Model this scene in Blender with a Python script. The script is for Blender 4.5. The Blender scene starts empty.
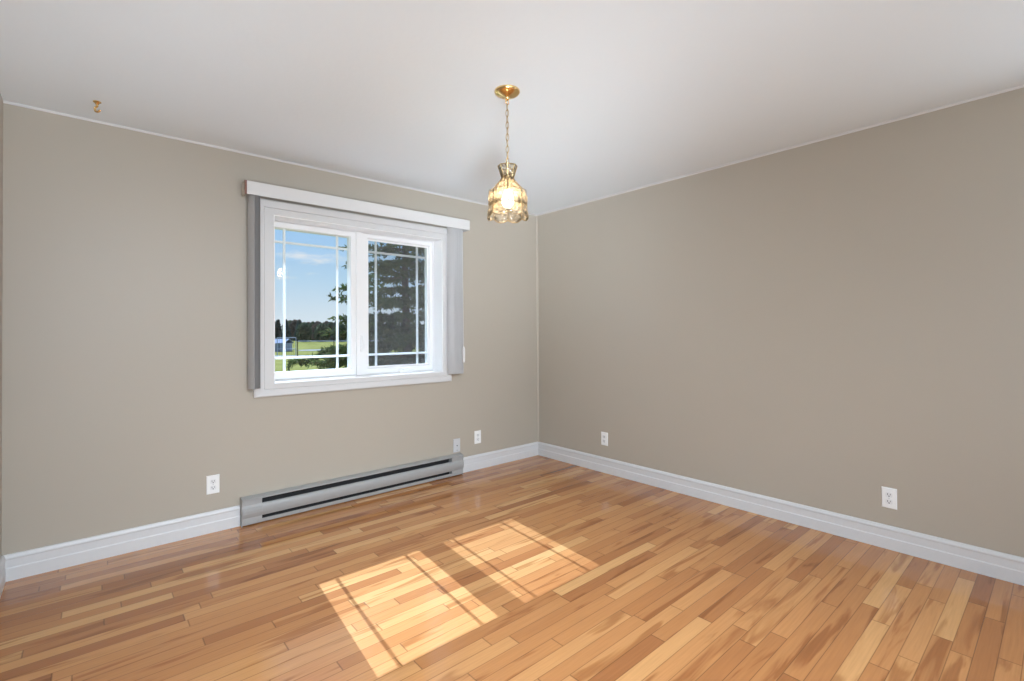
import bpy, bmesh, math, random
from mathutils import Vector, Matrix

S = bpy.context.scene
COL = S.collection
PI = math.pi

# ------------------------------------------------------------------ camera
F_PX, YAW, PITCH, ROLL, PY = 484.44, 0.8542, 0.00891, 0.005596, 327.55
CAM = Vector((-3.44162, -3.55337, 1.24872))
fw = Vector((math.cos(YAW), math.sin(YAW), 0)); rt = Vector((math.sin(YAW), -math.cos(YAW), 0)); up = Vector((0, 0, 1))
f2 = fw * math.cos(PITCH) + up * math.sin(PITCH)
u2 = up * math.cos(PITCH) - fw * math.sin(PITCH)
r3 = rt * math.cos(ROLL) - u2 * math.sin(ROLL)
u3 = u2 * math.cos(ROLL) + rt * math.sin(ROLL)
cd = bpy.data.cameras.new('camera')
cd.sensor_fit = 'HORIZONTAL'; cd.sensor_width = 36.0
cd.lens = 36.0 * F_PX / 1024.0
cd.shift_x = 0.0; cd.shift_y = (PY - 340.5) / 1024.0
cd.clip_start = 0.02; cd.clip_end = 600
cam = bpy.data.objects.new('camera', cd)
M = Matrix((( r3.x, u3.x, -f2.x, CAM.x), (r3.y, u3.y, -f2.y, CAM.y), (r3.z, u3.z, -f2.z, CAM.z), (0, 0, 0, 1)))
cam.matrix_world = M
COL.objects.link(cam); S.camera = cam

# ------------------------------------------------------------------ view
S.view_settings.view_transform = 'Standard'
S.view_settings.look = 'None'
S.view_settings.gamma = 1.0
S.view_settings.use_curve_mapping = False
S.view_settings.exposure = 0.0

# ------------------------------------------------------------------ world sky
W = bpy.data.worlds.new('sky'); S.world = W; W.use_nodes = True
nt = W.node_tree; nt.nodes.clear()
def nn(nt, t, **kw):
    n = nt.nodes.new(t)
    for k, v in kw.items():
        if hasattr(n, k): setattr(n, k, v)
    return n
wo = nn(nt, 'ShaderNodeOutputWorld'); bg = nn(nt, 'ShaderNodeBackground')
tc = nn(nt, 'ShaderNodeTexCoord'); sx = nn(nt, 'ShaderNodeSeparateXYZ')
nt.links.new(tc.outputs['Generated'], sx.inputs[0])
cr = nn(nt, 'ShaderNodeValToRGB')
cr.color_ramp.elements[0].position = 0.0; cr.color_ramp.elements[0].color = (0.86, 0.94, 1.0, 1)
cr.color_ramp.elements[1].position = 0.75; cr.color_ramp.elements[1].color = (0.16, 0.38, 0.86, 1)
e = cr.color_ramp.elements.new(0.10); e.color = (0.56, 0.79, 1.0, 1)
e = cr.color_ramp.elements.new(0.24); e.color = (0.29, 0.59, 1.0, 1)
nt.links.new(sx.outputs['Z'], cr.inputs[0])
mp = nn(nt, 'ShaderNodeMapping'); mp.inputs['Scale'].default_value = (5.0, 5.0, 17.0); mp.inputs['Location'].default_value = (1.35, 0.6, 0.42)
nt.links.new(tc.outputs['Generated'], mp.inputs[0])
nz = nn(nt, 'ShaderNodeTexNoise'); nz.inputs['Scale'].default_value = 1.3; nz.inputs['Detail'].default_value = 5
nt.links.new(mp.outputs[0], nz.inputs[0])
cl = nn(nt, 'ShaderNodeValToRGB')
cl.color_ramp.elements[0].position = 0.60; cl.color_ramp.elements[0].color = (0, 0, 0, 1)
cl.color_ramp.elements[1].position = 0.70; cl.color_ramp.elements[1].color = (0.8, 0.8, 0.8, 1)
nt.links.new(nz.outputs[0], cl.inputs[0])
mx = nn(nt, 'ShaderNodeMixRGB'); mx.inputs[2].default_value = (0.98, 0.97, 0.98, 1)
nt.links.new(cl.outputs[0], mx.inputs[0]); nt.links.new(cr.outputs[0], mx.inputs[1])
nt.links.new(mx.outputs[0], bg.inputs[0]); bg.inputs[1].default_value = 0.92
nt.links.new(bg.outputs[0], wo.inputs[0])

# ------------------------------------------------------------------ sun and added fill lamps behind the camera
sun_d = bpy.data.lights.new('sun', 'SUN'); sun_d.energy = 11.5; sun_d.angle = math.radians(0.2); sun_d.color = (0.78, 0.98, 1.28)
sun = bpy.data.objects.new('sun', sun_d); COL.objects.link(sun)
TRAVEL = Vector((-0.0873, -1.0, -0.852)).normalized()
sun.rotation_euler = TRAVEL.to_track_quat('-Z', 'Y').to_euler(); sun.location = (3, 12, 12)
def area(name, loc, target, sx_, sy_, energy, color):
    d = bpy.data.lights.new(name, 'AREA'); d.shape = 'RECTANGLE'; d.size = sx_; d.size_y = sy_; d.energy = energy; d.color = color
    o = bpy.data.objects.new(name, d); COL.objects.link(o); o.location = loc
    o.rotation_euler = (Vector(target) - Vector(loc)).to_track_quat('-Z', 'Y').to_euler()
    return o
LC = (0.86, 0.97, 1.08)
def soft(name, loc, target, a, b, e, spread=180):
    area(name, loc, target, a, b, e, LC).data.spread = math.radians(spread)
soft('fill_from_left', (-3.74, -4.0, 1.2), (0, -1.5, 1.3), 0.7, 1.9, 82)  # added fill by the left wall; there is no door here
soft('fill_from_right', (-0.04, -3.96, 1.2), (-3.7, -3.6, 1.3), 0.46, 1.9, 12)  # added weaker fill by the right wall, no door here either
soft('fill_towards_ceiling', (-3.5, -4.3, 0.8), (-0.3, -0.2, 2.44), 0.8, 0.8, 4.6, 50)  # unseen fill added to brighten the ceiling, not a real flash
soft('fill_towards_far_corner', (-3.5, -4.3, 0.6), (-0.4, -0.2, 2.44), 0.8, 0.8, 6.0, 32)  # added narrow fill that lifts the ceiling at the far corner
soft('fill_towards_middle', (-2.4, -4.3, 0.6), (-1.9, -0.2, 2.44), 0.8, 0.8, 1.0, 32)  # faint added fill for the middle of the far ceiling
soft('fill_towards_left_corner', (-2.0, -4.3, 0.6), (-3.7, -0.4, 2.6), 0.8, 0.8, 2.8, 32)  # added fill to lift the ceiling on the left
soft('fill_down_from_behind', (-2.6, -4.3, 2.2), (-2.0, -1.5, 0), 2.1, 0.5, 39, 90)  # unseen fill added to brighten the floor; no such fixture in the room

# ------------------------------------------------------------------ material helpers
def mat(name, color=(0.8, 0.8, 0.8), rough=0.5, metal=0.0, spec=0.5, noise=0.0, nscale=40.0, bump=0.0, bscale=200.0, coat=0.0):
    m = bpy.data.materials.new(name); m.use_nodes = True
    t = m.node_tree; b = t.nodes['Principled BSDF']
    b.inputs['Base Color'].default_value = (*color, 1); b.inputs['Roughness'].default_value = rough
    b.inputs['Metallic'].default_value = metal; b.inputs['Specular IOR Level'].default_value = spec
    b.inputs['Coat Weight'].default_value = coat
    co = nn(t, 'ShaderNodeTexCoord')
    if noise > 0:
        n = nn(t, 'ShaderNodeTexNoise'); n.inputs['Scale'].default_value = nscale; n.inputs['Detail'].default_value = 4
        t.links.new(co.outputs['Object'], n.inputs[0])
        mr = nn(t, 'ShaderNodeMapRange'); mr.inputs['To Min'].default_value = 1 - noise; mr.inputs['To Max'].default_value = 1 + noise
        t.links.new(n.outputs[0], mr.inputs[0])
        mm = nn(t, 'ShaderNodeVectorMath', operation='SCALE'); mm.inputs[0].default_value = color
        t.links.new(mr.outputs[0], mm.inputs['Scale']); t.links.new(mm.outputs[0], b.inputs['Base Color'])
    if bump > 0:
        n = nn(t, 'ShaderNodeTexNoise'); n.inputs['Scale'].default_value = bscale; n.inputs['Detail'].default_value = 3
        t.links.new(co.outputs['Object'], n.inputs[0])
        bp = nn(t, 'ShaderNodeBump'); bp.inputs['Strength'].default_value = bump; bp.inputs['Distance'].default_value = 0.002
        t.links.new(n.outputs[0], bp.inputs['Height']); t.links.new(bp.outputs[0], b.inputs['Normal'])
    return m

def floor_material():
    m = bpy.data.materials.new('hardwood_strips'); m.use_nodes = True
    t = m.node_tree; b = t.nodes['Principled BSDF']; L = t.links.new
    def math_(op, a=None, bb=None, c=None):
        n = nn(t, 'ShaderNodeMath', operation=op)
        for i, v in enumerate((a, bb, c)):
            if v is None: continue
            if isinstance(v, (int, float)): n.inputs[i].default_value = v
            else: L(v, n.inputs[i])
        return n.outputs[0]
    co = nn(t, 'ShaderNodeTexCoord'); sp = nn(t, 'ShaderNodeSeparateXYZ'); L(co.outputs['Object'], sp.inputs[0])
    X, Y = sp.outputs['X'], sp.outputs['Y']
    PW = 0.0635
    yr = math_('DIVIDE', Y, PW); row = math_('FLOOR', yr); fy = math_('SUBTRACT', yr, row)
    wn = nn(t, 'ShaderNodeTexWhiteNoise', noise_dimensions='1D'); L(row, wn.inputs['W'])
    xo = math_('MULTIPLY_ADD', wn.outputs['Value'], 91.0, math_('DIVIDE', X, 0.72))
    wv = math_('MULTIPLY_ADD', row, 57.0, xo)
    v1 = nn(t, 'ShaderNodeTexVoronoi', voronoi_dimensions='1D', feature='F1'); v1.inputs['Scale'].default_value = 1; L(wv, v1.inputs['W'])
    v2 = nn(t, 'ShaderNodeTexVoronoi', voronoi_dimensions='1D', feature='DISTANCE_TO_EDGE'); v2.inputs['Scale'].default_value = 1; L(wv, v2.inputs['W'])
    sc = nn(t, 'ShaderNodeSeparateColor'); L(v1.outputs['Color'], sc.inputs[0])
    r1, r2, r3_ = sc.outputs[0], sc.outputs[1], sc.outputs[2]
    ramp = nn(t, 'ShaderNodeValToRGB'); cr = ramp.color_ramp
    cr.elements[0].position = 0.0; cr.elements[0].color = (0.305, 0.112, 0.036, 1)
    cr.elements[1].position = 1.0; cr.elements[1].color = (0.59, 0.32, 0.128, 1)
    for p, c in ((0.18, (0.395, 0.162, 0.054, 1)), (0.55, (0.48, 0.214, 0.076, 1)), (0.88, (0.545, 0.268, 0.100, 1))):
        e = cr.elements.new(p); e.color = c
    L(r1, ramp.inputs[0])
    # grain: long streaks shifted on every strip
    cv = nn(t, 'ShaderNodeCombineXYZ')
    L(math_('MULTIPLY_ADD', r2, 40.0, math_('MULTIPLY', X, 1.6)), cv.inputs[0])
    L(math_('MULTIPLY_ADD', r3_, 30.0, math_('MULTIPLY', Y, 16.0)), cv.inputs[1]); L(math_('MULTIPLY', r2, 7.0), cv.inputs[2])
    n1 = nn(t, 'ShaderNodeTexNoise'); n1.inputs['Scale'].default_value = 1.0; n1.inputs['Detail'].default_value = 3.5; n1.inputs['Distortion'].default_value = 0.7; L(cv.outputs[0], n1.inputs[0])
    cv2 = nn(t, 'ShaderNodeCombineXYZ')
    L(math_('MULTIPLY_ADD', r3_, 40.0, math_('MULTIPLY', X, 5.0)), cv2.inputs[0])
    L(math_('MULTIPLY_ADD', r2, 30.0, math_('MULTIPLY', Y, 120.0)), cv2.inputs[1])
    n2 = nn(t, 'ShaderNodeTexNoise'); n2.inputs['Scale'].default_value = 1.0; n2.inputs['Detail'].default_value = 3; L(cv2.outputs[0], n2.inputs[0])
    # heartwood: darker bands with an edge, on some strips
    hw = nn(t, 'ShaderNodeMapRange', interpolation_type='SMOOTHSTEP'); L(n1.outputs[0], hw.inputs[0])
    hw.inputs['From Min'].default_value = 0.54; hw.inputs['From Max'].default_value = 0.66
    hm = math_('MULTIPLY', hw.outputs[0], 0.75)
    mixh = nn(t, 'ShaderNodeMixRGB', blend_type='MULTIPLY'); L(hm, mixh.inputs[0]); L(ramp.outputs[0], mixh.inputs[1]); mixh.inputs[2].default_value = (0.56, 0.43, 0.33, 1)
    fg = nn(t, 'ShaderNodeMapRange'); L(n2.outputs[0], fg.inputs[0]); fg.inputs['From Min'].default_value = 0.25; fg.inputs['From Max'].default_value = 0.75
    fg.inputs['To Min'].default_value = 0.90; fg.inputs['To Max'].default_value = 1.08
    sc2 = nn(t, 'ShaderNodeVectorMath', operation='SCALE'); L(mixh.outputs[0], sc2.inputs[0]); L(fg.outputs[0], sc2.inputs['Scale'])
    # joints
    ed = math_('MINIMUM', fy, math_('SUBTRACT', 1.0, fy))
    j1 = nn(t, 'ShaderNodeMapRange'); L(ed, j1.inputs[0]); j1.inputs['From Min'].default_value = 0.012; j1.inputs['From Max'].default_value = 0.035
    j2 = nn(t, 'ShaderNodeMapRange'); L(v2.outputs['Distance'], j2.inputs[0]); j2.inputs['From Min'].default_value = 0.0018; j2.inputs['From Max'].default_value = 0.005
    jj = math_('MINIMUM', j1.outputs[0], j2.outputs[0])
    jm = nn(t, 'ShaderNodeMapRange'); L(jj, jm.inputs[0]); jm.inputs['To Min'].default_value = 0.55; jm.inputs['To Max'].default_value = 1.0
    sc3 = nn(t, 'ShaderNodeVectorMath', operation='SCALE'); L(sc2.outputs[0], sc3.inputs[0]); L(jm.outputs[0], sc3.inputs['Scale'])
    L(sc3.outputs[0], b.inputs['Base Color'])
    b.inputs['Roughness'].default_value = 0.12
    b.inputs['Specular IOR Level'].default_value = 0.62
    # slight cupping of every strip and a tilt of its own
    tl = math_('MULTIPLY', math_('SUBTRACT', r3_, 0.5), math_('MULTIPLY', fy, 0.35))
    cup = math_('MULTIPLY', math_('MULTIPLY', fy, math_('SUBTRACT', 1.0, fy)), 0.5)
    nb = nn(t, 'ShaderNodeTexNoise'); nb.inputs['Scale'].default_value = 6.0; L(co.outputs['Object'], nb.inputs[0])
    hgt = math_('ADD', math_('ADD', tl, cup), math_('MULTIPLY_ADD', jj, 0.12, math_('MULTIPLY', nb.outputs[0], 0.5)))
    bp = nn(t, 'ShaderNodeBump'); bp.inputs['Strength'].default_value = 0.30; bp.inputs['Distance'].default_value = 0.003
    L(hgt, bp.inputs['Height']); L(bp.outputs[0], b.inputs['Normal'])
    return m

def wall_material():
    m = mat('greige_paint', (0.430, 0.385, 0.320), rough=0.42, spec=0.45, noise=0.012, nscale=2.0, bump=0.10, bscale=260)
    return m

def glass_material(name, tint=(0.97, 0.98, 0.98), gloss=1.0):
    m = bpy.data.materials.new(name); m.use_nodes = True
    t = m.node_tree; t.nodes.clear(); L = t.links.new
    o = nn(t, 'ShaderNodeOutputMaterial'); tr = nn(t, 'ShaderNodeBsdfTransparent'); gl = nn(t, 'ShaderNodeBsdfGlossy')
    tr.inputs[0].default_value = (*tint, 1); gl.inputs['Roughness'].default_value = 0.01; gl.inputs[0].default_value = (gloss, gloss, gloss, 1)
    fr = nn(t, 'ShaderNodeFresnel'); fr.inputs[0].default_value = 1.45
    mx = nn(t, 'ShaderNodeMixShader'); L(fr.outputs[0], mx.inputs[0]); L(tr.outputs[0], mx.inputs[1]); L(gl.outputs[0], mx.inputs[2]); L(mx.outputs[0], o.inputs[0])
    return m

def screen_material():
    m = bpy.data.materials.new('insect_screen'); m.use_nodes = True
    t = m.node_tree; t.nodes.clear(); L = t.links.new
    o = nn(t, 'ShaderNodeOutputMaterial'); tr = nn(t, 'ShaderNodeBsdfTransparent'); df = nn(t, 'ShaderNodeBsdfDiffuse')
    df.inputs[0].default_value = (0.22, 0.23, 0.23, 1)
    mx = nn(t, 'ShaderNodeMixShader'); mx.inputs[0].default_value = 0.14
    L(tr.outputs[0], mx.inputs[1]); L(df.outputs[0], mx.inputs[2]); L(mx.outputs[0], o.inputs[0])
    return m

def lamp_glass_material():
    m = bpy.data.materials.new('peach_seeded_glass'); m.use_nodes = True
    t = m.node_tree; t.nodes.clear(); L = t.links.new
    o = nn(t, 'ShaderNodeOutputMaterial'); tr = nn(t, 'ShaderNodeBsdfTransparent'); gl = nn(t, 'ShaderNodeBsdfGlossy'); tl = nn(t, 'ShaderNodeBsdfTranslucent')
    tr.inputs[0].default_value = (1.0, 0.97, 0.915, 1); gl.inputs['Roughness'].default_value = 0.08; tl.inputs[0].default_value = (1.0, 0.85, 0.64, 1)
    co = nn(t, 'ShaderNodeTexCoord'); nz = nn(t, 'ShaderNodeTexNoise'); nz.inputs['Scale'].default_value = 55; nz.inputs['Detail'].default_value = 3
    L(co.outputs['Object'], nz.inputs[0]); bp = nn(t, 'ShaderNodeBump'); bp.inputs['Strength'].default_value = 0.8; bp.inputs['Distance'].default_value = 0.01
    L(nz.outputs[0], bp.inputs['Height']); L(bp.outputs[0], gl.inputs['Normal'])
    mr = nn(t, 'ShaderNodeMapRange'); L(nz.outputs[0], mr.inputs[0]); mr.inputs['From Min'].default_value = 0.35; mr.inputs['From Max'].default_value = 0.68
    mr.inputs['To Min'].default_value = 0.06; mr.inputs['To Max'].default_value = 0.38
    m1 = nn(t, 'ShaderNodeMixShader'); L(mr.outputs[0], m1.inputs[0]); L(tr.outputs[0], m1.inputs[1]); L(tl.outputs[0], m1.inputs[2])
    lw = nn(t, 'ShaderNodeFresnel'); lw.inputs[0].default_value = 1.35; L(bp.outputs[0], lw.inputs['Normal'])
    m2 = nn(t, 'ShaderNodeMixShader'); L(lw.outputs[0], m2.inputs[0]); L(m1.outputs[0], m2.inputs[1]); L(gl.outputs[0], m2.inputs[2])
    L(m2.outputs[0], o.inputs[0])
    return m

def emit_material(name, color, strength):
    m = bpy.data.materials.new(name); m.use_nodes = True
    b = m.node_tree.nodes['Principled BSDF']; b.inputs['Base Color'].default_value = (1, 1, 1, 1)
    b.inputs['Emission Color'].default_value = (*color, 1); b.inputs['Emission Strength'].default_value = strength
    return m

def leaf_material(name, c1, c2, scale=1.5, transl=0.35):
    m = bpy.data.materials.new(name); m.use_nodes = True
    t = m.node_tree; t.nodes.clear(); L = t.links.new
    o = nn(t, 'ShaderNodeOutputMaterial'); df = nn(t, 'ShaderNodeBsdfDiffuse'); tl = nn(t, 'ShaderNodeBsdfTranslucent')
    co = nn(t, 'ShaderNodeTexCoord'); nz = nn(t, 'ShaderNodeTexNoise'); nz.inputs['Scale'].default_value = scale; nz.inputs['Detail'].default_value = 4
    L(co.outputs['Object'], nz.inputs[0]); rp = nn(t, 'ShaderNodeValToRGB')
    rp.color_ramp.elements[0].position = 0.35; rp.color_ramp.elements[0].color = (*c1, 1); rp.color_ramp.elements[1].position = 0.68; rp.color_ramp.elements[1].color = (*c2, 1)
    L(nz.outputs[0], rp.inputs[0]); L(rp.outputs[0], df.inputs[0]); L(rp.outputs[0], tl.inputs[0])
    mx = nn(t, 'ShaderNodeMixShader'); mx.inputs[0].default_value = transl
    L(df.outputs[0], mx.inputs[1]); L(tl.outputs[0], mx.inputs[2]); L(mx.outputs[0], o.inputs[0])
    return m

MT = dict(
    wall=wall_material(),
    ceiling=mat('ceiling_white', (0.80, 0.853, 0.89), rough=0.75, spec=0.2, bump=0.35, bscale=38),
    floor=floor_material(),
    casing=mat('white_casing_paint', (0.62, 0.615, 0.61), rough=0.35),
    trim=mat('white_trim_paint', (0.63, 0.63, 0.635), rough=0.33, spec=0.5, bump=0.03, bscale=90),
    vinyl=mat('white_vinyl', (0.84, 0.84, 0.84), rough=0.3, spec=0.5),
    caulk=mat('greige_caulk', (0.44, 0.40, 0.345), rough=0.4),
    vane=mat('grey_pvc_vane', (0.45, 0.44, 0.435), rough=0.45, bump=0.12, bscale=500),
    valance=mat('white_valance', (0.66, 0.65, 0.64), rough=0.4),
    brown=mat('brown_valance_edge', (0.19, 0.085, 0.06), rough=0.5),
    greige=mat('beige_return', (0.64, 0.59, 0.52), rough=0.5),
    heater=mat('grey_enamel', (0.36, 0.36, 0.355), rough=0.36, metal=0.10, noise=0.04, nscale=30),
    dark=mat('black_recess', (0.012, 0.012, 0.013), rough=0.7),
    fin=mat('aluminium_fins', (0.10, 0.10, 0.105), rough=0.5, metal=0.6),
    plate=mat('white_plate', (0.84, 0.84, 0.83), rough=0.3),
    recep=mat('white_receptacle', (0.76, 0.76, 0.76), rough=0.35),
    gplate=mat('grey_plate', (0.56, 0.56, 0.57), rough=0.35),
    slot=mat('dark_slot', (0.03, 0.03, 0.03), rough=0.6),
    brass=mat('polished_brass', (0.86, 0.60, 0.27), rough=0.22, metal=1.0),
    came=mat('brass_came', (0.50, 0.36, 0.18), rough=0.30, metal=1.0),
    bulb=emit_material('lit_bulb', (1.0, 0.83, 0.60), 36.0),
    socket=mat('socket_ivory', (0.65, 0.55, 0.38), rough=0.5),
    lglass=lamp_glass_material(),
    glass=glass_material('window_glass'),
    screen=screen_material(),
    grass=leaf_material('lawn_grass', (0.185, 0.175, 0.045), (0.275, 0.25, 0.08), scale=0.35, transl=0.0),
    gravel=mat('pale_gravel', (0.25, 0.24, 0.22), rough=0.95, spec=0.05, noise=0.15, nscale=3),
    needles=leaf_material('spruce_needles', (0.030, 0.046, 0.018), (0.12, 0.16, 0.055), scale=2.2, transl=0.4),
    bark=mat('spruce_bark', (0.075, 0.055, 0.042), rough=0.9, noise=0.4, nscale=20),
    far_green=leaf_material('far_foliage_green', (0.08, 0.11, 0.07), (0.17, 0.20, 0.11), scale=1.0),  # far foliage colours are paled, with bluish distance haze mixed in
    far_blue=leaf_material('far_foliage_bluegreen', (0.06, 0.08, 0.075), (0.11, 0.14, 0.115), scale=1.0),
    far_brown=leaf_material('far_foliage_brown', (0.12, 0.095, 0.08), (0.23, 0.18, 0.13), scale=1.0),
    fence=mat('black_fence_metal', (0.02, 0.022, 0.025), rough=0.9, spec=0.05),
    shedw=mat('pale_blue_metal', (0.36, 0.39, 0.50), rough=0.9, spec=0.1),
    shedr=mat('grey_blue_roof', (0.25, 0.28, 0.36), rough=0.9, spec=0.1),
    soffit=mat('soffit_white', (0.75, 0.75, 0.74), rough=0.6),
)

# ------------------------------------------------------------------ mesh helpers
def obj(name, bm, m, parent=None, smooth=False, bevel=0.0, seg=2):
    me = bpy.data.meshes.new(name)
    bmesh.ops.remove_doubles(bm, verts=bm.verts, dist=1e-6)
    bmesh.ops.recalc_face_normals(bm, faces=bm.faces)
    bm.to_mesh(me); bm.free()
    me.materials.append(m if not isinstance(m, str) else MT[m])
    if smooth:
        for p in me.polygons: p.use_smooth = True
    o = bpy.data.objects.new(name, me); COL.objects.link(o)
    if parent is not None: o.parent = parent
    if bevel > 0:
        md = o.modifiers.new('bevel', 'BEVEL'); md.width = bevel; md.segments = seg; md.limit_method = 'ANGLE'; md.angle_limit = math.radians(40)
    if smooth:
        try:
            me.set_sharp_from_angle(angle=math.radians(42))
        except Exception: pass
    return o
def box(bm, x0, x1, y0, y1, z0, z1):
    v = [bm.verts.new(p) for p in ((x0,y0,z0),(x1,y0,z0),(x1,y1,z0),(x0,y1,z0),(x0,y0,z1),(x1,y0,z1),(x1,y1,z1),(x0,y1,z1))]
    for f in ((0,3,2,1),(4,5,6,7),(0,1,5,4),(1,2,6,5),(2,3,7,6),(3,0,4,7)): bm.faces.new([v[i] for i in f])
def prism(bm, prof, x0, x1, axis='x'):
    """closed profile of (depth, height) extruded along x; depth runs towards -y"""
    def P(t, d, h): return (t, -d, h) if axis == 'x' else (-d, t, h)
    a = [bm.verts.new(P(x0, d, h)) for d, h in prof]; b = [bm.verts.new(P(x1, d, h)) for d, h in prof]
    n = len(prof)
    for i in range(n): bm.faces.new((a[i], a[(i+1) % n], b[(i+1) % n], b[i]))
    bm.faces.new(a[::-1]); bm.faces.new(b)
def lathe(bm, prof, n=24, c=(0, 0, 0)):
    rings = []
    for r, z in prof:
        if r < 1e-6: rings.append([bm.verts.new((c[0], c[1], c[2]+z))])
        else: rings.append([bm.verts.new((c[0]+r*math.cos(2*PI*k/n), c[1]+r*math.sin(2*PI*k/n), c[2]+z)) for k in range(n)])
    for A, B in zip(rings, rings[1:]):
        for k in range(n):
            if len(A) == 1 and len(B) == 1: continue
            if len(A) == 1: bm.faces.new((A[0], B[k], B[(k+1) % n]))
            elif len(B) == 1: bm.faces.new((A[k], A[(k+1) % n], B[0]))
            else: bm.faces.new((A[k], A[(k+1) % n], B[(k+1) % n], B[k]))
def tube(bm, pts, r, n=6, closed=False):
    pts = [Vector(p) for p in pts]; N = len(pts); rings = []; prev = None
    for i, p in enumerate(pts):
        a = pts[(i-1) % N] if (closed or i > 0) else p; b = pts[(i+1) % N] if (closed or i < N-1) else p
        d = (b - a).normalized()
        if prev is None:
            ref = Vector((0, 0, 1)) if abs(d.z) < 0.9 else Vector((1, 0, 0)); u = d.cross(ref).normalized()
        else: u = (prev - d * prev.dot(d)).normalized()
        prev = u; w = d.cross(u); rr = r[i] if isinstance(r, (list, tuple)) else r
        rings.append([bm.verts.new(p + u*rr*math.cos(2*PI*k/n) + w*rr*math.sin(2*PI*k/n)) for k in range(n)])
    for i in range(N if closed else N-1):
        A, B = rings[i], rings[(i+1) % N]
        for k in range(n): bm.faces.new((A[k], A[(k+1) % n], B[(k+1) % n], B[k]))
    if not closed: bm.faces.new(rings[0][::-1]); bm.faces.new(rings[-1])
def frame_loft(bm, rings, close=True):
    """rings of rectangles (x0,x1,z0,z1,y) lofted into a mitred picture frame"""
    R = []
    for x0, x1, z0, z1, y in rings: R.append([bm.verts.new(p) for p in ((x0,y,z0),(x1,y,z0),(x1,y,z1),(x0,y,z1))])
    n = len(R)
    for i in range(n if close else n-1):
        A, B = R[i], R[(i+1) % n]
        for k in range(4): bm.faces.new((A[k], A[(k+1) % 4], B[(k+1) % 4], B[k]))
def tag(o, label=None, cat=None, group=None, kind=None):
    if label: o['label'] = label
    if cat: o['category'] = cat
    if group: o['group'] = group
    if kind: o['kind'] = kind
    return o
def thing(name, label, cat, loc=(0, 0, 0), rotz=0.0, group=None, kind=None):
    o = bpy.data.objects.new(name, None); COL.objects.link(o); o.empty_display_size = 0.05
    o.location = loc; o.rotation_euler = (0, 0, rotz)
    return tag(o, label, cat, group, kind)
def struct(name, bm, m, label, cat, **kw):
    return tag(obj(name, bm, m, **kw), label, cat, kind='structure')
def local(o, loc):
    """child meshes are written in room coordinates; shift them under a thing placed at loc"""
    o.data.transform(Matrix.Translation(-Vector(loc))); return o

# ------------------------------------------------------------------ room shell
RH = 2.44; XL = -3.777; YF = -4.55; WT = 0.20
OX0, OX1, OZ0, OZ1 = -2.500, -1.149, 0.905, 2.055     # window opening
bm = bmesh.new(); box(bm, XL-0.15, 0.15, YF-0.15, WT, -0.2, 0.0)
struct('floor', bm, 'floor', 'honey brown hardwood strip floor with sunlit patch', 'floor')
bm = bmesh.new(); box(bm, XL-0.15, 0.15, YF-0.15, WT, RH, RH+0.16)
struct('ceiling', bm, 'ceiling', 'white lightly textured ceiling', 'ceiling')
bm = bmesh.new()
box(bm, XL-0.15, OX0, 0, WT, 0, RH); box(bm, OX1, 0.15, 0, WT, 0, RH); box(bm, OX0, OX1, 0, WT, 0, OZ0); box(bm, OX0, OX1, 0, WT, OZ1, RH)
struct('wall_back', bm, 'wall', 'greige painted wall with the window in it', 'wall')
bm = bmesh.new(); box(bm, 0, 0.15, YF-0.15, 0, 0, RH)
struct('wall_right', bm, 'wall', 'plain greige painted wall to the right of the corner', 'wall')
bm = bmesh.new(); box(bm, XL-0.15, XL, YF-0.15, 0, 0, RH)
struct('wall_left', bm, 'wall', 'greige painted wall at the far left edge', 'wall')
bm = bmesh.new()
DX0, DX1, DZ = -2.95, -1.75, 2.1
box(bm, XL, DX0, YF-0.15, YF, 0, RH); box(bm, DX1, 0, YF-0.15, YF, 0, RH); box(bm, DX0, DX1, YF-0.15, YF, DZ, RH)
struct('wall_front', bm, 'wall', 'greige painted wall behind the camera with a wide doorway', 'wall')

BB = [(0, 0), (0.016, 0), (0.016, 0.062), (0.0125, 0.068), (0.0125, 0.106), (0.0155, 0.110), (0.0150, 0.117), (0.009, 0.129), (0.006, 0.132), (0, 0.132)]
bm = bmesh.new(); prism(bm, BB, XL, -2.706); prism(bm, BB, -0.971, 0)
struct('baseboard_back', bm, 'trim', 'white moulded baseboard along the window wall on both sides of the heater', 'baseboard')
bm = bmesh.new(); prism(bm, BB, YF, 0, axis='y')
struct('baseboard_right', bm, 'trim', 'white moulded baseboard along the right wall', 'baseboard')
bm = bmesh.new(); prism(bm, [(3.777-d, h) for d, h in BB], YF, 0, axis='y')
struct('baseboard_left', bm, 'trim', 'white moulded baseboard end at the far left edge', 'baseboard')
CV = [(0, RH), (0.008, RH), (0.007, RH-0.003), (0.003, RH-0.008), (0, RH-0.010)]
bm = bmesh.new(); prism(bm, CV, XL, 0)
struct('trim_1', bm, 'trim', 'thin white caulk line between ceiling and window wall', 'trim')
bm = bmesh.new(); prism(bm, CV, YF, 0, axis='y')
struct('trim_2', bm, 'trim', 'thin white caulk line between ceiling and right wall', 'trim')
bm = bmesh.new()
pts = [(0, 0), (-0.013, 0), (-0.0085, -0.0085), (0, -0.013)]
a = [bm.verts.new((x, y, 0.13)) for x, y in pts]; b = [bm.verts.new((x, y, RH-0.01)) for x, y in pts]
for i in range(4): bm.faces.new((a[i], a[(i+1) % 4], b[(i+1) % 4], b[i]))
bm.faces.new(a); bm.faces.new(b[::-1])
struct('trim_3', bm, 'wall', 'narrow painted strip up the corner of the two walls', 'trim')

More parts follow.
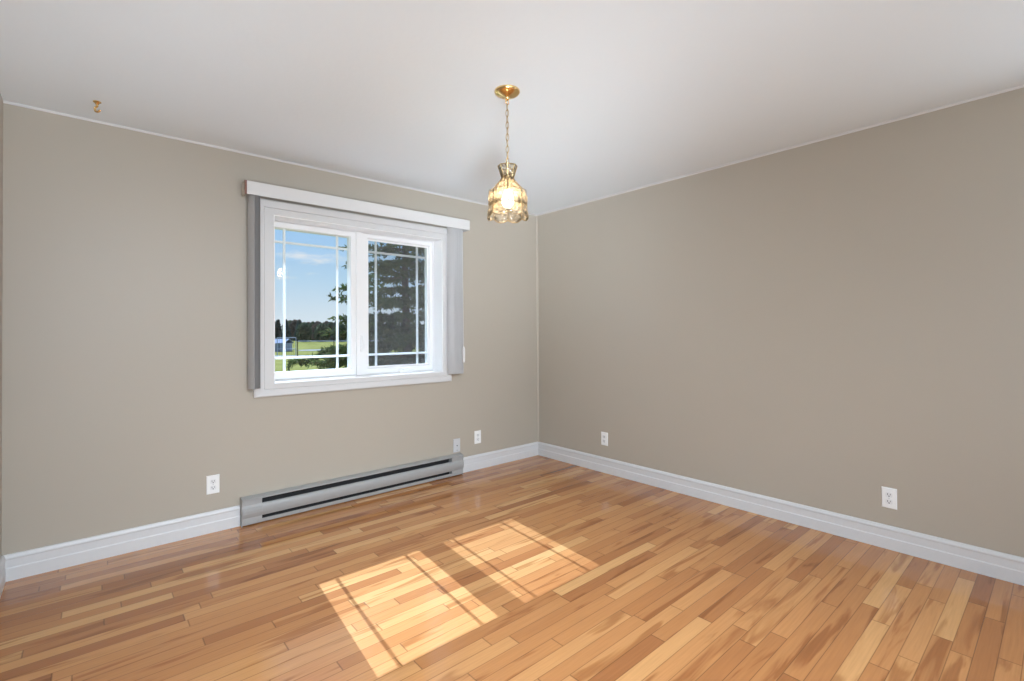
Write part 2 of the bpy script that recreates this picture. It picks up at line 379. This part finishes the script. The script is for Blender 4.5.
# ------------------------------------------------------------------ window
win = thing('window_1', 'white two-pane casement window with grilles between the glass', 'window', (0, 0, 0), kind='structure')
GZ0, GZ1 = 0.970, 2.000
LG = (-2.475, -1.905); RG = (-1.759, -1.199); GY = 0.170
inner = (OX0, OX1, OZ0, OZ1); outer = (-2.625, -1.064, 0.822, 2.15)
fl = (-2.565, -1.108, 0.868, 2.10)       # where the outer moulding begins
bm = bmesh.new()
def R4(r, y): return (r[0], r[1], r[2], r[3], y)
def grow(r, d): return (r[0]-d, r[1]+d, r[2]-d, r[3]+d)
frame_loft(bm, [R4(inner, 0.0), R4(inner, -0.013), R4(grow(inner, 0.003), -0.016), R4(grow(fl, -0.006), -0.016), R4(grow(fl, -0.003), -0.013), R4(fl, -0.020),
                R4(grow(outer, -0.008), -0.024), R4(outer, -0.020), R4(outer, 0.0)])
obj('window_casing', bm, 'casing', win)
bm = bmesh.new(); frame_loft(bm, [R4(grow(inner, 0.0), -0.012), R4(grow(inner, -0.006), -0.012), R4(grow(inner, -0.006), 0.20), R4(inner, 0.20)])
obj('window_jamb', bm, 'vinyl', win)
bm = bmesh.new(); frame_loft(bm, [R4(grow(inner, -0.006), 0.118), R4(grow(inner, -0.012), 0.118), R4(grow(inner, -0.012), 0.20), R4(grow(inner, -0.006), 0.20)])
box(bm, -1.862, -1.812, 0.118, 0.20, OZ0+0.006, OZ1-0.006)
wf = obj('window_frame', bm, 'vinyl', win, bevel=0.002)
def sash(x0, x1, g, name):
    bm = bmesh.new()
    o = (x0, x1, OZ0+0.013, OZ1-0.013); gr = (g[0], g[1], GZ0, GZ1)
    frame_loft(bm, [R4(o, 0.200), R4(o, 0.132), R4(grow(o, -0.002), 0.128), R4(grow(gr, 0.010 if x0 > -2 else 0.004), 0.128), R4(grow(gr, 0.003), 0.146), R4(gr, 0.150), R4(gr, 0.200)])
    s = obj(name, bm, 'vinyl', win)
    bm = bmesh.new(); box(bm, g[0]-0.001, g[1]+0.001, 0.156, 0.160, GZ0-0.001, GZ1+0.001)
    obj('glass_pane', bm, 'glass', s)
    bm = bmesh.new(); w = 0.0085
    mxs = (-2.383, -1.996) if x0 < -2 else (-1.676, -1.294)
    for mxx in mxs: box(bm, mxx-w, mxx+w, 0.164, 0.176, GZ0, GZ1)
    for mz in (1.070, 1.905): box(bm, g[0], g[1], 0.1645, 0.1755, mz-w, mz+w)
    obj('grille', bm, 'vinyl', s, bevel=0.002)
    return s
ls = sash(-2.4875, -1.862, LG, 'sash'); rs = sash(-1.812, -1.1615, RG, 'sash')
bm = bmesh.new(); frame_loft(bm, [R4((RG[0], RG[1], GZ0, GZ1), 0.147), R4((RG[0]+0.008, RG[1]-0.008, GZ0+0.008, GZ1-0.008), 0.147), R4((RG[0]+0.008, RG[1]-0.008, GZ0+0.008, GZ1-0.008), 0.152), R4((RG[0], RG[1], GZ0, GZ1), 0.152)])
sf = obj('screen_frame', bm, 'vinyl', rs)
bm = bmesh.new(); box(bm, RG[0], RG[1], 0.1495, 0.1505, GZ0, GZ1)
obj('insect_screen', bm, 'screen', rs)
# lock lever on the mullion, crank on the sill
bm = bmesh.new(); box(bm, -1.832, -1.812, 0.108, 0.128, 1.10, 1.235)
tube(bm, [(-1.822, 0.108, 1.12), (-1.822, 0.098, 1.15), (-1.822, 0.095, 1.20), (-1.822, 0.098, 1.228)], [0.006, 0.007, 0.007, 0.005], 8)
obj('lock_lever', bm, 'vinyl', win, smooth=True, bevel=0.003)
bm = bmesh.new(); box(bm, -1.50, -1.38, 0.092, 0.128, OZ0+0.006, OZ0+0.030)
tube(bm, [(-1.47, 0.10, OZ0+0.034), (-1.40, 0.095, OZ0+0.036), (-1.36, 0.095, OZ0+0.030)], [0.008, 0.007, 0.009], 8)
obj('crank_handle', bm, 'vinyl', win, smooth=True, bevel=0.004)

# ------------------------------------------------------------------ vertical blind
VL = (-1.8, 0, 2.141)
bl = thing('vertical_blind', 'open vertical blind with white valance and grey vanes drawn to both window sides', 'blind', VL)
VX0, VX1, VZ0, VZ1, VY = -2.684, -0.920, 2.146, 2.232, -0.100
bm = bmesh.new(); box(bm, VX0+0.0005, VX1, VY, VY+0.006, VZ0, VZ1)
box(bm, VX0+0.02, VX1-0.006, VY+0.006, -0.004, VZ1-0.006, VZ1-0.001)
local(obj('valance', bm, 'valance', bl, bevel=0.0015), VL)
bm = bmesh.new(); box(bm, VX0-0.012, VX0+0.0005, VY-0.001, VY+0.010, VZ0-0.001, VZ1+0.001)
local(tag(obj('valance_edge', bm, 'brown', bl), 'brown edge strip'), VL)
for xx, mm in ((VX0-0.010, 'greige'), (VX1-0.006, 'valance')):
    bm = bmesh.new(); box(bm, xx, xx+0.006, VY+0.010 if xx < -2 else VY+0.006, -0.001, VZ0, VZ1)
    local(obj('valance_return', bm, mm, bl), VL)
bm = bmesh.new(); box(bm, -2.655, -0.95, -0.075, -0.035, 2.165, 2.20)
local(obj('headrail', bm, 'vinyl', bl, bevel=0.003), VL)
def vane(x, y, ang, w=0.069, ztop=2.163, zbot=0.889, bow=0.004):
    """one curved vane centred at x,y; ang is the turn of its face away from the wall plane"""
    bm = bmesh.new(); n = 6; th = 0.0012; c, s = math.cos(ang), math.sin(ang)
    fr, bk = [], []
    for i in range(n+1):
        u = (i/n - 0.5) * w; v = bow * (1 - (2*i/n - 1)**2)
        fr.append((x + u*c + v*s, y + u*s - v*c)); bk.append((x + u*c + (v-th)*s, y + u*s - (v-th)*c))
    loop = fr + bk[::-1]
    a = [bm.verts.new((p[0], p[1], zbot)) for p in loop]; b = [bm.verts.new((p[0], p[1], ztop)) for p in loop]
    N = len(loop)
    for i in range(N): bm.faces.new((a[i], a[(i+1) % N], b[(i+1) % N], b[i]))
    for i in range(n):
        bm.faces.new((a[i], a[i+1], a[N-2-i], a[N-1-i])); bm.faces.new((b[i], b[N-1-i], b[N-2-i], b[i+1]))
    return local(obj('vane', bm, 'vane', bl, smooth=True), VL)
vane(-2.652, -0.0585, math.radians(-70), zbot=0.885)
for i in range(5): vane(-2.640 + 0.0092*i, -0.0585, math.radians(-84 - 2*i))
for i, (dx, da) in enumerate(((0, 0), (11, 5), (20, -3), (33, 4), (43, 0), (52, 6), (65, -2), (76, 3), (86, 0), (97, 5))): vane(-1.097 + 0.001*dx, -0.060 + 0.001*(i % 2), math.radians(-62 - 2.2*da))
bm = bmesh.new()
tube(bm, [(-1.000, -0.094, 2.165), (-1.001, -0.106, 1.6), (-1.001, -0.112, 1.12)], 0.0016, 6)
local(obj('pull_cord', bm, 'valance', bl), VL)
bm = bmesh.new(); lathe(bm, [(0, 0.0), (0.010, 0.002), (0.0125, 0.02), (0.0125, 0.11), (0.009, 0.13), (0.003, 0.14), (0, 0.141)], 14, (-1.001, -0.112, 0.985))
local(obj('cord_weight', bm, 'valance', bl, smooth=True), VL)

# ------------------------------------------------------------------ baseboard heater
HX0, HX1 = -2.704, -0.973; HL = ((HX0+HX1)/2, 0, 0)
ht = thing('baseboard_heater', 'long grey metal electric baseboard heater under the window', 'heater', HL)
SL, SR = -2.585, -1.088
bm = bmesh.new(); prism(bm, [(0.0005, 0.010), (0.004, 0.010), (0.004, 0.180), (0.0005, 0.180)], HX0, HX1)
local(obj('back_panel', bm, 'heater', ht), HL)
bm = bmesh.new(); prism(bm, [(0.004, 0.180), (0.020, 0.179), (0.058, 0.174), (0.062, 0.171), (0.062, 0.166), (0.058, 0.165), (0.055, 0.169), (0.020, 0.174), (0.004, 0.175)], HX0+0.003, HX1-0.003)
local(obj('top_hood', bm, 'heater', ht, smooth=True), HL)
bm = bmesh.new()
prism(bm, [(0.050, 0.132), (0.056, 0.130), (0.0635, 0.118), (0.0655, 0.098), (0.0640, 0.078), (0.058, 0.060), (0.054, 0.052), (0.050, 0.052), (0.050, 0.060), (0.058, 0.080), (0.060, 0.098), (0.058, 0.116), (0.050, 0.126)], SL, SR)
local(obj('front_panel', bm, 'heater', ht, smooth=True), HL)
bm = bmesh.new(); prism(bm, [(0.004, 0.006), (0.050, 0.006), (0.052, 0.010), (0.054, 0.030), (0.050, 0.031), (0.048, 0.012), (0.004, 0.011)], HX0+0.003, HX1-0.003)
local(obj('bottom_rail', bm, 'heater', ht), HL)
EC = [(0.004, 0.008), (0.052, 0.008), (0.054, 0.030), (0.054, 0.052), (0.058, 0.060), (0.0640, 0.078), (0.0655, 0.098), (0.0635, 0.118), (0.056, 0.130), (0.055, 0.134), (0.055, 0.166), (0.020, 0.173), (0.004, 0.174)]
for x0, x1 in ((HX0+0.004, SL), (SR, HX1-0.004)):
    bm = bmesh.new(); prism(bm, EC, x0, x1); local(obj('end_section', bm, 'heater', ht, bevel=0.001), HL)
EP = [(0.0005, 0.0), (0.054, 0.0), (0.057, 0.030), (0.057, 0.052), (0.061, 0.060), (0.067, 0.078), (0.0685, 0.098), (0.0665, 0.118), (0.060, 0.132), (0.066, 0.162), (0.066, 0.172), (0.058, 0.178), (0.020, 0.183), (0.0005, 0.184)]
for x0, x1 in ((HX0, HX0+0.004), (HX1-0.004, HX1)):
    bm = bmesh.new(); prism(bm, EP, x0, x1); local(obj('end_cap', bm, 'heater', ht), HL)
bm = bmesh.new(); prism(bm, [(0.0045, 0.012), (0.010, 0.012), (0.010, 0.173), (0.0045, 0.173)], SL, SR)
local(obj('inner_liner', bm, 'dark', ht), HL)
bm = bmesh.new(); tube(bm, [(SL, -0.032, 0.088), (SR, -0.032, 0.088)], 0.006, 8)
x = SL + 0.03
while x < SR - 0.03:
    box(bm, x, x+0.0012, -0.047, -0.014, 0.062, 0.118); x += 0.012
local(obj('heating_element', bm, 'fin', ht), HL)

# ------------------------------------------------------------------ outlets
def outlet(loc, face, label, kind='duplex'):
    """built facing -y around the origin, then turned to the wall"""
    t = thing('wall_outlet' if kind == 'duplex' else 'wall_jack', label, 'outlet' if kind == 'duplex' else 'wall jack', loc, 0.0 if face == 'back' else -PI/2, group='wall outlets' if kind == 'duplex' else None)
    bm = bmesh.new(); w, h = 0.0355, 0.058
    frame = [(-w, w, -h, h, 0.0), (-w, w, -h, h, -0.003), (-w+0.004, w-0.004, -h+0.004, h-0.004, -0.0065)]
    frame_loft(bm, frame, close=False)
    vs = sorted(bm.verts, key=lambda v: v.co.y)[:4]; c = sum((v.co for v in vs), Vector())/4
    vs.sort(key=lambda v: math.atan2(v.co.z-c.z, v.co.x-c.x)); bm.faces.new(vs)
    obj('cover_plate', bm, 'plate' if kind == 'duplex' else 'gplate', t)
    if kind == 'duplex':
        for dz in (0.0195, -0.0195):
            bm = bmesh.new(); pts = []
            for k in range(24):
                a = 2*PI*k/24; pts.append((max(-0.0165, min(0.0165, 0.0185*math.cos(a))), max(-0.0135, min(0.0135, 0.0175*math.sin(a))) + dz))
            A = [bm.verts.new((x, -0.006, z)) for x, z in pts]; B = [bm.verts.new((x, -0.0082, z)) for x, z in pts]
            for k in range(24): bm.faces.new((A[k], A[(k+1) % 24], B[(k+1) % 24], B[k]))
            bm.faces.new(B)
            r = obj('receptacle', bm, 'recep', t)
            bm = bmesh.new()
            box(bm, -0.0078, -0.0050, -0.0086, -0.0080, dz-0.002, dz+0.0075); box(bm, 0.0050, 0.0078, -0.0086, -0.0080, dz-0.001, dz+0.0065)
            tube(bm, [(0, -0.0080, dz-0.0075), (0, -0.0086, dz-0.0075)], 0.0032, 10)
            obj('socket_slots', bm, 'slot', r)
        bm = bmesh.new(); tube(bm, [(0, -0.006, 0), (0, -0.0080, 0)], 0.0032, 12); obj('screw', bm, 'gplate', t)
    else:
        bm = bmesh.new(); box(bm, -0.008, 0.008, -0.0085, -0.006, -0.010, 0.008); j = obj('jack', bm, 'recep', t, bevel=0.001)
        bm = bmesh.new(); box(bm, -0.0055, 0.0055, -0.0092, -0.0084, -0.007, 0.005); obj('jack_socket', bm, 'slot', j)
        for dz in (0.042, -0.042):
            bm = bmesh.new(); tube(bm, [(0, -0.006, dz), (0, -0.0076, dz)], 0.0032, 12); obj('screw', bm, 'slot' if dz < 0 else 'gplate', t)
    return t
outlet((-2.8555, -0.0003, 0.298), 'back', 'white duplex outlet on the window wall, left of the heater')
outlet((-1.0025, -0.0003, 0.251), 'back', 'grey jack plate just above the right end of the heater', kind='jack')
outlet((-0.7715, -0.0003, 0.290), 'back', 'white duplex outlet on the window wall between heater and corner')
outlet((-0.0003, -0.8445, 0.297), 'right', 'white duplex outlet on the right wall, the far one near the corner')
outlet((-0.0003, -2.8730, 0.289), 'right', 'white duplex outlet on the right wall, the larger near one')

# ------------------------------------------------------------------ ceiling hook
HK = (-3.416, -0.297, RH)
hk = thing('ceiling_hook', 'small brass swag hook in the ceiling near the left wall', 'hook', HK)
bm = bmesh.new(); lathe(bm, [(0, 0), (0.017, 0), (0.017, -0.003), (0.010, -0.008), (0.006, -0.016), (0, -0.018)], 16); obj('hook_base', bm, 'brass', hk, smooth=True)
bm = bmesh.new(); pts = [(0, 0, -0.012), (0, 0, -0.024)]
rx, ry = math.sin(YAW), -math.cos(YAW)
for k in range(13):
    a = math.radians(100 + k*20); r = 0.014; pts.append((rx*(r*math.cos(a)+0.002), ry*(r*math.cos(a)+0.002), -0.038 + r*math.sin(a)))
tube(bm, pts, 0.0052, 8); obj('hook_arm', bm, 'brass', hk, smooth=True)

# ------------------------------------------------------------------ pendant lamp
PL = (-1.888, -1.743, RH)
pl = thing('pendant_lamp', 'lit brass and peach glass pendant lamp hanging from ceiling on a chain', 'lamp', PL)
bm = bmesh.new(); lathe(bm, [(0, 0), (0.0625, 0), (0.0635, -0.006), (0.060, -0.012), (0.052, -0.018), (0.040, -0.024), (0.022, -0.029), (0.012, -0.032), (0.011, -0.040), (0.006, -0.046), (0, -0.047)], 36)
obj('canopy', bm, 'brass', pl, smooth=True)
bm = bmesh.new(); tube(bm, [(0.010*math.cos(2*PI*k/14), 0, -0.055 + 0.012*math.sin(2*PI*k/14)) for k in range(14)], 0.0022, 6, closed=True)
obj('canopy_loop', bm, 'brass', pl, smooth=True)
bm = bmesh.new(); z = -0.066; k = 0; LH = 0.036
while z > -0.405:
    a = (PI/2 if k % 2 else 0.0) + 0.5; pts = []
    for i in range(14):
        t = 2*PI*i/14; ux = 0.0075*math.cos(t); uz = (LH/2)*math.sin(t)
        pts.append((ux*math.cos(a), ux*math.sin(a), z - LH/2 + 0.004 + uz))
    tube(bm, pts, 0.0017, 6, closed=True); z -= LH - 0.006; k += 1
tube(bm, [(0.003*math.cos(zz*60), 0.003*math.sin(zz*60), -zz) for zz in [0.05 + 0.01*i for i in range(36)]], 0.0014, 5)
obj('chain', bm, 'came', pl, smooth=True)
N8 = 8
ang0 = math.atan2(CAM.y-PL[1], CAM.x-PL[0])
prof = [(0.048, -0.373), (0.030, -0.432), (0.052, -0.462), (0.080, -0.490), (0.090, -0.500), (0.0935, -0.570)]
skirt = [(0.0935, -0.570), (0.099, -0.602), (0.101, -0.618)]
def ring_pt(r, z, k, nk=N8, bulge=0.0, u=0.0):
    a0 = ang0 + 2*PI*k/nk; a1 = ang0 + 2*PI*(k+1)/nk
    p = Vector((r*math.cos(a0), r*math.sin(a0), 0)).lerp(Vector((r*math.cos(a1), r*math.sin(a1), 0)), u)
    if bulge: p *= 1 + bulge*math.sin(PI*u)
    return Vector((p.x, p.y, z))
def pane(k, seg, bulges, drop=None):
    bm = bmesh.new(); NU = 6; rows = []
    for i, (r, z) in enumerate(seg):
        row = []
        for j in range(NU+1):
            u = j/NU; zz = z - (drop*math.sin(PI*u) if (drop and i == len(seg)-1) else 0)
            row.append(bm.verts.new(ring_pt(r, zz, k, bulge=bulges, u=u)))
        rows.append(row)
    for A, B in zip(rows, rows[1:]):
        for j in range(NU): bm.faces.new((A[j], A[j+1], B[j+1], B[j]))
    return bm
sh = thing('lamp_shade', None, None); sh.parent = pl
for kk in range(N8):
    bm = pane(kk, prof[0:2], 0.02)
    p = obj('crown_glass', bm, 'lglass', sh, smooth=True)
    bm = pane(kk, prof[1:5], 0.05); obj('shoulder_glass', bm, 'lglass', sh, smooth=True)
    bm = pane(kk, [prof[4], (0.094, -0.535), prof[5]], 0.14); obj('side_glass', bm, 'lglass', sh, smooth=True)
    bm = pane(kk, skirt, 0.10, drop=0.015); obj('skirt_glass', bm, 'lglass', sh, smooth=True)
for o in list(sh.children):
    md = o.modifiers.new('solid', 'SOLIDIFY'); md.thickness = 0.002; md.offset = 0
bm = bmesh.new()
for kk in range(N8):
    tube(bm, [ring_pt(r, z, kk) for r, z in prof + skirt[1:]], 0.0018, 6)
for (r, z), bu in ((prof[0], 0.02), (prof[1], 0.02), (prof[2], 0.05), (prof[4], 0.05), (prof[5], 0.12)):
    tube(bm, [ring_pt(r, z, kk, bulge=bu, u=j/5) for kk in range(N8) for j in range(5)], 0.0018, 6, closed=True)
tube(bm, [ring_pt(skirt[-1][0], skirt[-1][1] - 0.015*math.sin(PI*j/6), kk, bulge=0.10, u=j/6) for kk in range(N8) for j in range(6)], 0.0018, 6, closed=True)
obj('brass_came', bm, 'came', sh, smooth=True)
bm = bmesh.new(); lathe(bm, [(0, -0.385), (0.006, -0.386), (0.006, -0.425), (0.014, -0.430), (0.016, -0.436), (0.015, -0.440), (0.015, -0.485), (0.013, -0.492), (0, -0.492)], 18)
obj('socket', bm, 'socket', pl, smooth=True)
bm = bmesh.new(); lathe(bm, [(0.012, -0.490), (0.015, -0.500), (0.024, -0.520), (0.029, -0.540), (0.028, -0.556), (0.020, -0.570), (0.010, -0.577), (0, -0.579)], 20)
obj('light_bulb', bm, 'bulb', pl, smooth=True)

# ------------------------------------------------------------------ eave of the house above the window
bm = bmesh.new()
v = [(0.22, 2.45), (0.22, 2.33), (0.839, 2.33), (0.839, 2.47), (0.22, 2.75)]
prism(bm, [(-y, z) for y, z in v], XL-0.4, 0.4)
struct('roof_eave', bm, 'soffit', 'white soffit of the roof edge outside above the window', 'roof')

# ------------------------------------------------------------------ outdoors
G = -0.6
rnd = random.Random(7)
bm = bmesh.new(); box(bm, -90, 140, WT+0.02, 230, G-0.3, G)
struct('lawn', bm, 'grass', 'sunlit green lawn outside the window', 'lawn')
# gravel lane between lawn and fence line, runs across the view at a right angle to it
A0, A1 = Vector((4.6, 39.1, 0)), Vector((13.4, 30.2, 0)); dr = (A1-A0).normalized(); nr = Vector((-dr.y, dr.x, 0))
if nr.y < 0: nr = -nr
bm = bmesh.new(); p0 = A0 - dr*30 - nr*0.3; p1 = A1 + dr*40 - nr*0.3
q = [p0, p1, p1 + nr*3.2, p0 + nr*3.2]
lo = [bm.verts.new((p.x, p.y, G-0.02)) for p in q]; hi = [bm.verts.new((p.x, p.y, G+0.015)) for p in q]
bm.faces.new(lo[::-1]); bm.faces.new(hi)
for i in range(4): bm.faces.new((lo[i], lo[(i+1) % 4], hi[(i+1) % 4], hi[i]))
struct('lane', bm, 'gravel', 'pale gravel lane across the lawn in front of the fence', 'lane')
bm = bmesh.new()
cx, cy = 14.9, 49.5
pts = [(cx + 3.2*math.cos(2*PI*k/20)*(1+0.2*math.sin(3*k))*0.6, cy + 2.6*math.sin(2*PI*k/20)) for k in range(20)]
lo = [bm.verts.new((x, y, G-0.02)) for x, y in pts]; hi = [bm.verts.new((x, y, G+0.012)) for x, y in pts]
bm.faces.new(lo[::-1]); bm.faces.new(hi)
for i in range(20): bm.faces.new((lo[i], lo[(i+1) % 20], hi[(i+1) % 20], hi[i]))
struct('gravel_patch', bm, 'gravel', 'pale bare patch on the grass beyond the fence', 'ground')
# chain link fence
GALV = mat('galvanised_grey', (0.40, 0.43, 0.50), rough=0.9, spec=0.05)
fp = Vector((8.65, 35.56, G))
fn = thing('chain_link_fence', 'chain link fence with black posts and grey top rail on the lawn', 'fence', fp)
FH = 1.22; poss = [-5.8, -2.9, 0.0, 2.9, 5.8, 8.7, 11.6]
for s in poss:
    bm = bmesh.new(); p = dr*s; hh = FH + (0.10 if s == 0 else 0.03)
    tube(bm, [(p.x, p.y, 0), (p.x, p.y, hh)], 0.036, 8); lathe(bm, [(0.042, 0), (0.036, 0.03), (0, 0.055)], 8, (p.x, p.y, hh)); obj('post', bm, 'fence', fn)
bm = bmesh.new(); a, b = dr*poss[2], dr*poss[-1]
tube(bm, [(a.x, a.y, FH), (b.x, b.y, FH)], 0.034, 8); obj('top_rail', bm, GALV, fn)
bm = bmesh.new()
tube(bm, [(a.x, a.y, 0.06), (b.x, b.y, 0.06)], 0.010, 5)
n = 60
for dirn in (1, -1):
    for i in range(-8, n):
        s0 = i*0.2; t0, t1 = s0, s0 + FH*0.9
        pa, pb = dr*t0, dr*t1
        z0, z1 = (0.06, FH-0.02) if dirn > 0 else (FH-0.02, 0.06)
        if t0 < 0: continue
        if t1 > poss[-1]: continue
        tube(bm, [(pa.x, pa.y, z0), (pb.x, pb.y, z1)], 0.0035, 3)
obj('wire_mesh', bm, 'fence', fn)
gt = thing('fence_gate', 'taller grey framed gate panel left of the fence corner post', 'gate', fp - dr*0.08 - nr*0.0)
bm = bmesh.new(); W_ = 1.55; Hh = 1.50
for (s0, z0, s1, z1) in ((-0.05, 0.08, -0.05, Hh), (-W_, 0.08, -W_, Hh), (-0.05, Hh, -W_, Hh), (-0.05, 0.62, -W_, 0.62)):
    a, b = dr*s0, dr*s1; tube(bm, [(a.x, a.y, z0), (b.x, b.y, z1)], 0.032, 8)
obj('gate_frame', bm, GALV, gt)
bm = bmesh.new()
for i in range(9):
    s = -0.05 - (W_-0.05)*i/8; a = dr*s; tube(bm, [(a.x, a.y, 0.08), (a.x, a.y, Hh)], 0.006, 4)
obj('gate_wires', bm, 'fence', gt)
# low pale metal shed
sp = Vector((10.15, 48.4, G)); sd = thing('metal_shed', 'low pale blue-grey metal shed beyond the fence', 'shed', sp, math.radians(-38))
bm = bmesh.new(); box(bm, -2.2, 1.15, 0, 2.2, 0, 0.85)
obj('shed_walls', bm, 'shedw', sd)
bm = bmesh.new(); prism(bm, [(0.12, 0.80), (0.12, 0.86), (-1.1, 1.28), (-2.32, 0.86), (-2.32, 0.80), (-1.1, 1.22)], -2.35, 1.28)
obj('shed_roof', bm, 'shedr', sd)
bm = bmesh.new(); box(bm, 0.05, 0.85, -0.03, 0.0, 0.03, 0.78); d = obj('shed_door', bm, 'shedr', sd)

# far trees, each its own crown and trunk
def far_tree(loc, h, w, m, label, conifer, name, seed):
    r = random.Random(seed); t = thing(name, label, 'tree', loc, 0, group='trees along the far edge of the field')
    bm = bmesh.new(); tube(bm, [(0, 0, -0.1), (0.05, 0, h*0.5), (0, 0.03, h*0.85)], [w*0.07, w*0.05, 0.02], 6); obj('trunk', bm, 'bark', t)
    bm = bmesh.new()
    for i in range(1100):
        z = r.random()
        if conifer: rad = w*0.5*(1-z)**0.8 + 0.1
        else: rad = w*0.5*math.sqrt(max(0.02, 1-(2*z-0.9)**2*0.85))
        a = r.random()*2*PI; q_ = math.sqrt(r.random()); zz = h*(0.04 + 0.96*z)
        c = Vector((rad*q_*math.cos(a), rad*q_*math.sin(a), zz)); s = 0.20 + 0.22*r.random()
        u = Vector((r.gauss(0, 1), r.gauss(0, 1), r.gauss(0, 1))).normalized(); v_ = u.orthogonal().normalized()
        vs = [bm.verts.new(c + u*s*x + v_*s*y) for x, y in ((-1, 0), (0, -0.7), (1, 0), (0, 0.7))]
        bm.faces.new(vs)
    obj('crown', bm, m, t)
    return t
def dir_px(px): 
    d = fw + rt*((px-512)/F_PX); return d
kinds = [('far_green', False, 'deciduous_tree'), ('far_blue', True, 'conifer_tree'), ('far_brown', False, 'deciduous_tree')]
row = [(258,5.0,0),(265,4.7,1),(271,5.1,0),(278,5.0,1),(285.5,5.2,1),(290,4.6,0),(295,4.9,2),(299.5,5.0,1),(304,4.5,0),(308.5,4.2,2),(313,4.4,0),(318,4.6,2),(322,4.2,0),(326.5,4.4,2),(331,4.3,0),(336,4.5,1),(341,4.2,0),(347,4.6,1),(353,4.4,0),(361,4.6,1),(370,4.4,0),(380,4.8,1),(391,4.5,0),(403,4.7,1),(416,4.6,0),(430,4.5,1)]
words = {0: 'round dark green tree', 1: 'pointed blue-green conifer', 2: 'brownish bushy tree'}
for i, (px, h, k) in enumerate(row):
    d = dir_px(px); D = 104 + 8*((i*3) % 4) - (px-270)*0.06 + rnd.uniform(-0.8, 0.8)
    pos = CAM + d*D; m, con, nm = kinds[k]
    if px < 272: place = 'at the far left end of the distant tree line'
    elif px < 300: place = 'in the distant tree line above the shed'
    elif px < 332: place = 'in the middle of the distant tree line'
    else: place = 'in the distant tree line behind the near spruce'
    far_tree((pos.x, pos.y, G), h*1.02*D/118, 2.5 if con else 3.0, m, words[k] + ' ' + place, con, nm, 100+i)

# near spruce
SPX = Vector((3.0, 8.2, G)); rs_ = random.Random(5)
st = thing('spruce_tree', 'large dark spruce tree close outside the right-hand window pane', 'tree', SPX)
bm = bmesh.new(); TH = 8.6
tube(bm, [(0, 0, -0.15), (0.03, 0, 1.5), (-0.02, 0.02, 3.5), (0.02, 0, 6), (0, 0, TH)], [0.15, 0.115, 0.085, 0.05, 0.012], 10)
obj('trunk', bm, 'bark', st, smooth=True)
bw = bmesh.new(); bl_ = bmesh.new()
def needle(p, d, L, wd):
    d = d.normalized(); u = d.orthogonal().normalized()
    a = rs_.random()*PI; u = (Matrix.Rotation(a, 3, d) @ u)
    vs = [bl_.verts.new(q) for q in (p, p + d*L*0.45 + u*wd, p + d*L, p + d*L*0.45 - u*wd)]
    bl_.faces.new(vs)
z = 0.12; wh = 0
while z < TH - 0.3:
    nb = 8 if z < 2.2 else 6
    Lmax = (2.95 if z < 1.6 else 2.4) * (1 - z/(TH+0.9))**0.6
    for b_ in range(nb):
        a = 2*PI*(b_ + 0.37*wh)/nb + rs_.uniform(-0.3, 0.3)
        L = Lmax * rs_.uniform(0.70, 1.08); rise = rs_.uniform(-0.05, 0.22)
        pts = []
        for i in range(7):
            t = i/6; rr = L*t
            pts.append(Vector((rr*math.cos(a), rr*math.sin(a), z + rr*rise - 0.30*L*t*t*0.6 + 0.16*L*max(0, t-0.6))))
        tube(bw, pts, [0.028*(1-0.85*i/6) + 0.004 for i in range(7)], 5)
        side = Vector((-math.sin(a), math.cos(a), 0)); fwd_ = Vector((math.cos(a), math.sin(a), 0))
        nt_ = int(6 + L*11)
        for j in range(nt_):
            t = 0.16 + 0.84*j/(nt_-1); f = t*6; i = min(5, int(f)); p = pts[i].lerp(pts[i+1], f-i)
            for sg in (-1, 1):
                tw = L*0.30*(1.05-t*0.8)*rs_.uniform(0.6, 1.15) + 0.07
                dv = (side*sg*rs_.uniform(0.6, 1.0) + fwd_*rs_.uniform(0.3, 0.8) + Vector((0, 0, rs_.uniform(-0.45, 0.15)))).normalized()
                ns = max(2, int(tw/0.075))
                for s in range(ns):
                    q = p + dv*tw*(s/ns)
                    for c in range(3 if z < 1.9 else 2):
                        dd = dv + Vector((rs_.gauss(0, 0.45), rs_.gauss(0, 0.45), rs_.gauss(0, 0.45)))
                        needle(q, dd, rs_.uniform(0.10, 0.18), rs_.uniform(0.016, 0.030))
    z += 0.36 if z < 5 else 0.42; wh += 1
obj('branches', bw, 'bark', st)
fo = obj('foliage', bl_, 'needles', st);
